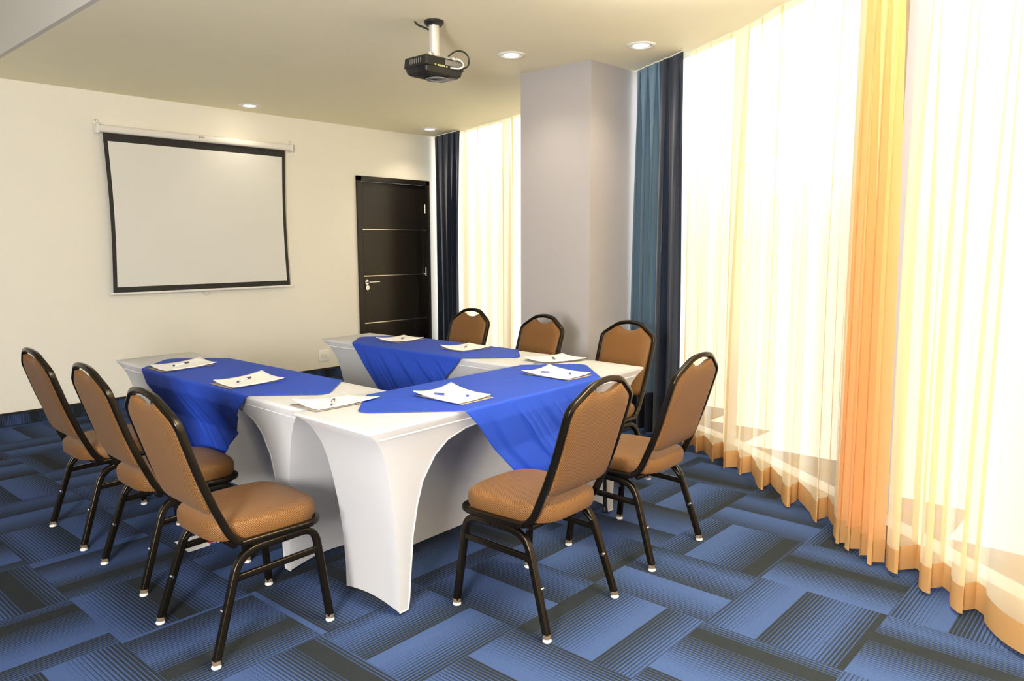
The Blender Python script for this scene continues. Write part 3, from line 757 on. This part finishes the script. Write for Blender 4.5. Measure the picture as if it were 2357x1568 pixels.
# ------------------------------------------------------------------ chairs (front = +y)
DZ = [(.36, -.100), (.385, -.118), (.44, -.158), (.55, -.200), (.73, -.256), (.862, -.296), (.94, -.322)]
def by(z): return interp(DZ, z)
TB = .026
def uv_box(me):
    l = me.uv_layers.new(name='UVMap')
    for p in me.polygons:
        n = p.normal; ax = max(range(3), key=lambda i: abs(n[i]))
        for li in p.loop_indices:
            c = me.vertices[me.loops[li].vertex_index].co
            l.data[li].uv = (c.y, c.z) if ax == 0 else ((c.x, c.z) if ax == 1 else (c.x, c.y))
def make_chair():
    t = thing('banquet_chair', 'caramel chair', 'chair')
    # back frame: seat rails, uprights and crown in one bent tube
    hwp = .196
    side = [Vector((hwp + .008, .175, .392)), Vector((hwp, -.105, .385))] 
    up = [Vector((hwp - .002, by(z), z)) for z in (.50, .65, .80)]
    R_ = side + up + [Vector((hwp, by(.868), .868)), Vector((.072, by(.922), .922))]
    R_ = [Vector((hwp + .008, .175, .392)), Vector((hwp, -.118, .383)), Vector((hwp - .001, by(.60), .60)), Vector((hwp + .001, by(.85), .845)), Vector((.088, by(.915), .9165)), Vector((0, by(.93), .931))]
    Lp = [Vector((-p.x, p.y, p.z)) for p in R_[:-1]][::-1]
    path = fillet(R_ + Lp, [0, .075, .2, .032, .03, .05, .03, .032, .2, .075, 0], 8)
    obj('back_frame', sweep(bmesh.new(), path, .026, .021, side=(0, .94, -.34), rnd=.28), BRONZE, t)
    # seat frame: hoop round the front and cross rail
    w = .219
    hoop = fillet([Vector((hwp + .006, -.10, .394)), Vector((w, .214, .398)), Vector((-w, .214, .398)), Vector((-hwp - .006, -.10, .394))], .075, 8)
    bm = sweep(bmesh.new(), hoop, .020, .026, side=(0, 0, 1), rnd=.3); sweep(bm, [Vector((-.19, -.12, .388)), Vector((.19, -.12, .388))], .022, rnd=.3, side=(0, 0, 1))
    sweep(bm, [Vector((-.19, .10, .388)), Vector((.19, .10, .388))], .022, rnd=.3, side=(0, 0, 1))
    obj('seat_frame', bm, BRONZE, t)
    # legs
    for sx in (1, -1):
        xt = .198 * sx; xf = .223 * sx
        rear = fillet([Vector((xt, .06, .366)), Vector((xt, -.108, .362)), Vector((xf * .995, -.219, .021))], .075, 8)
        front = fillet([Vector((xt, .055, .366)), Vector((xt, .186, .370)), Vector((xf, .223, .021))], .060, 8)
        for nm, pth, fy in (('rear', rear, -.221), ('front', front, .223)):
            lg = obj('leg', sweep(bmesh.new(), pth, TB, TB, side=(1, 0, 0), rnd=.22), BRONZE, t)
            bm = lathe(bmesh.new(), (xf, fy, 0), [(0, .016), (.008, .016), (.009, .008), (.016, .007), (.0165, .003), (.014, 0), (0, 0)], 18); obj('foot_glide', bm, NYLON, lg)
            bm = sweep(bmesh.new(), [pth[-1] + Vector((0, 0, .006)), pth[-1] + Vector((0, 0, -.008))], TB + .002, TB + .002, rnd=.35); obj('ferrule', bm, mat_ferr, lg)
            if nm == 'rear':
                obj('stacking_bumper', cyl(bmesh.new(), (xf * .93, -.178, .175), (xf * .93 - .016 * sx, -.178, .175), .006, n=12), CHROME, lg)
            else:
                obj('stacking_bumper', cyl(bmesh.new(), (xf * .95, .205, .185), (xf * .95 - .020 * sx, .205, .185), .006, n=12), CHROME, lg)
        obj('stretcher', sweep(bmesh.new(), [Vector((.206 * sx, -.136, .277)), Vector((.206 * sx, .197, .287))], .016, .024, side=(1, 0, 0), rnd=.25), BRONZE, t)
        obj('gusset', sweep(bmesh.new(), [Vector((xt * .985, -.05, .372)), Vector((xt * .99, -.125, .305))], .020, .014, side=(1, 0, 0), rnd=.3), BRONZE, t)
    # seat cushion
    prof = [(.90, .400), (.985, .402), (1.0, .411), (1.006, .430), (1.0, .447), (.982, .457), (.95, .463), (.87, .467), (.6, .470), (.25, .471)]
    bm = bmesh.new(); n = 56; rings = []
    def outl(a):
        ca, sa = math.cos(a), math.sin(a); e = 2 / 4.2
        x = math.copysign(abs(ca) ** e, ca); y = math.copysign(abs(sa) ** e, sa)
        wy = .204 + .008 * y if y > 0 else .204 - .019 * (-y)
        yy = .014 + (y * (.212) if y > 0 else y * .200)
        yy += .012 * (1 - x * x) * (1 if y > 0 else 0)
        return x * wy, yy
    for s_, z in prof:
        rings.append([bm.verts.new((outl(2 * math.pi * i / n)[0] * s_, .014 + (outl(2 * math.pi * i / n)[1] - .014) * s_, z)) for i in range(n)])
    for A, B in zip(rings, rings[1:]):
        for i in range(n): bm.faces.new((A[i], A[(i + 1) % n], B[(i + 1) % n], B[i]))
    bm.faces.new(rings[0][::-1]); bm.faces.new(rings[-1])
    o = obj('seat_cushion', bm, WOVEN, t); uv_box(o.data)
    # padded back
    def ztop(x):
        ax = abs(x)
        z = interp([(0, .912), (.075, .908), (.09, .901), (.168, .851), (.178, .840), (.186, .820)], ax)
        notch = .034 * max(0, 1 - (ax / .088) ** 2.2) if ax < .088 else 0
        return z - notch
    NU, NV = 44, 26; us = [math.sin(math.pi / 2 * (2 * i / NU - 1)) * .5 + (2 * i / NU - 1) * .5 for i in range(NU + 1)]
    zb = .505
    def P(u, v, sd):
        W = .179 + .006 * v
        x = u * W; zt_ = ztop(x); zz = zb + .014 * (abs(u) ** 8)
        z = zz + (zt_ - zz) * v
        e = (1 - abs(u) ** 7) * (1 - abs(2 * v - 1) ** 9)
        th = (.005 + (.024 if sd > 0 else .015) * max(0, e) ** .5)
        y = by(z) - .002 + sd * th
        return Vector((x, y, z))
    bm = bmesh.new(); F = {}; 
    vv = [(.5 - .5 * math.cos(math.pi * j / NV)) for j in range(NV + 1)]
    for sd in (1, -1):
        F[sd] = [[bm.verts.new(P(us[i], vv[j], sd)) for j in range(NV + 1)] for i in range(NU + 1)]
        for i in range(NU):
            for j in range(NV):
                q = (F[sd][i][j], F[sd][i + 1][j], F[sd][i + 1][j + 1], F[sd][i][j + 1]); bm.faces.new(q if sd > 0 else q[::-1])
    rim = [(i, 0) for i in range(NU)] + [(NU, j) for j in range(NV)] + [(i, NV) for i in range(NU, 0, -1)] + [(0, j) for j in range(NV, 0, -1)]
    for (a, b), (c, d) in zip(rim, rim[1:] + rim[:1]): bm.faces.new((F[1][a][b], F[1][c][d], F[-1][c][d], F[-1][a][b]))
    o = obj('back_cushion', bm, WOVEN, t); uv_box(o.data)
    return t
mat_ferr = mat('clear_brown_ferrule', (.17, .13, .09), .2)
chair0 = make_chair()
GL = 'chairs along the left table'; GF = 'chairs at the front table'; GR = 'chairs along the right table'
spots = [(1.303, 2.548, -90 - .5, 'caramel chair nearest the camera at left table with its full seat showing', GL),
         (1.362, 3.272, -90 - 1.2, 'middle of the three caramel chairs along the left table', GL),
         (1.362, 3.955, -90 - .6, 'caramel chair farthest left, nearest the back wall', GL),
         (2.163, 1.845, 2.4, 'caramel chair at front table standing over bare carpet, nearest the camera', GF),
         (2.922, 1.885, 2.2, 'caramel chair at the front table nearest the long sheer curtain', GF),
         (3.592, 2.598, 86.5, 'caramel chair at right table in front of the slate drape', GR),
         (3.569, 3.28, 83.6, 'caramel chair at right table in front of the lilac column', GR),
         (3.612, 3.993, 87.4, 'caramel chair at right table farthest away beside navy drape', GR)]
for i, (x, y, a, lab, g) in enumerate(spots):
    c = chair0 if i == 0 else copy_tree(chair0)
    c.location = (x, y, 0); c.rotation_euler = (0, 0, math.radians(a)); c['label'] = lab; c['group'] = g
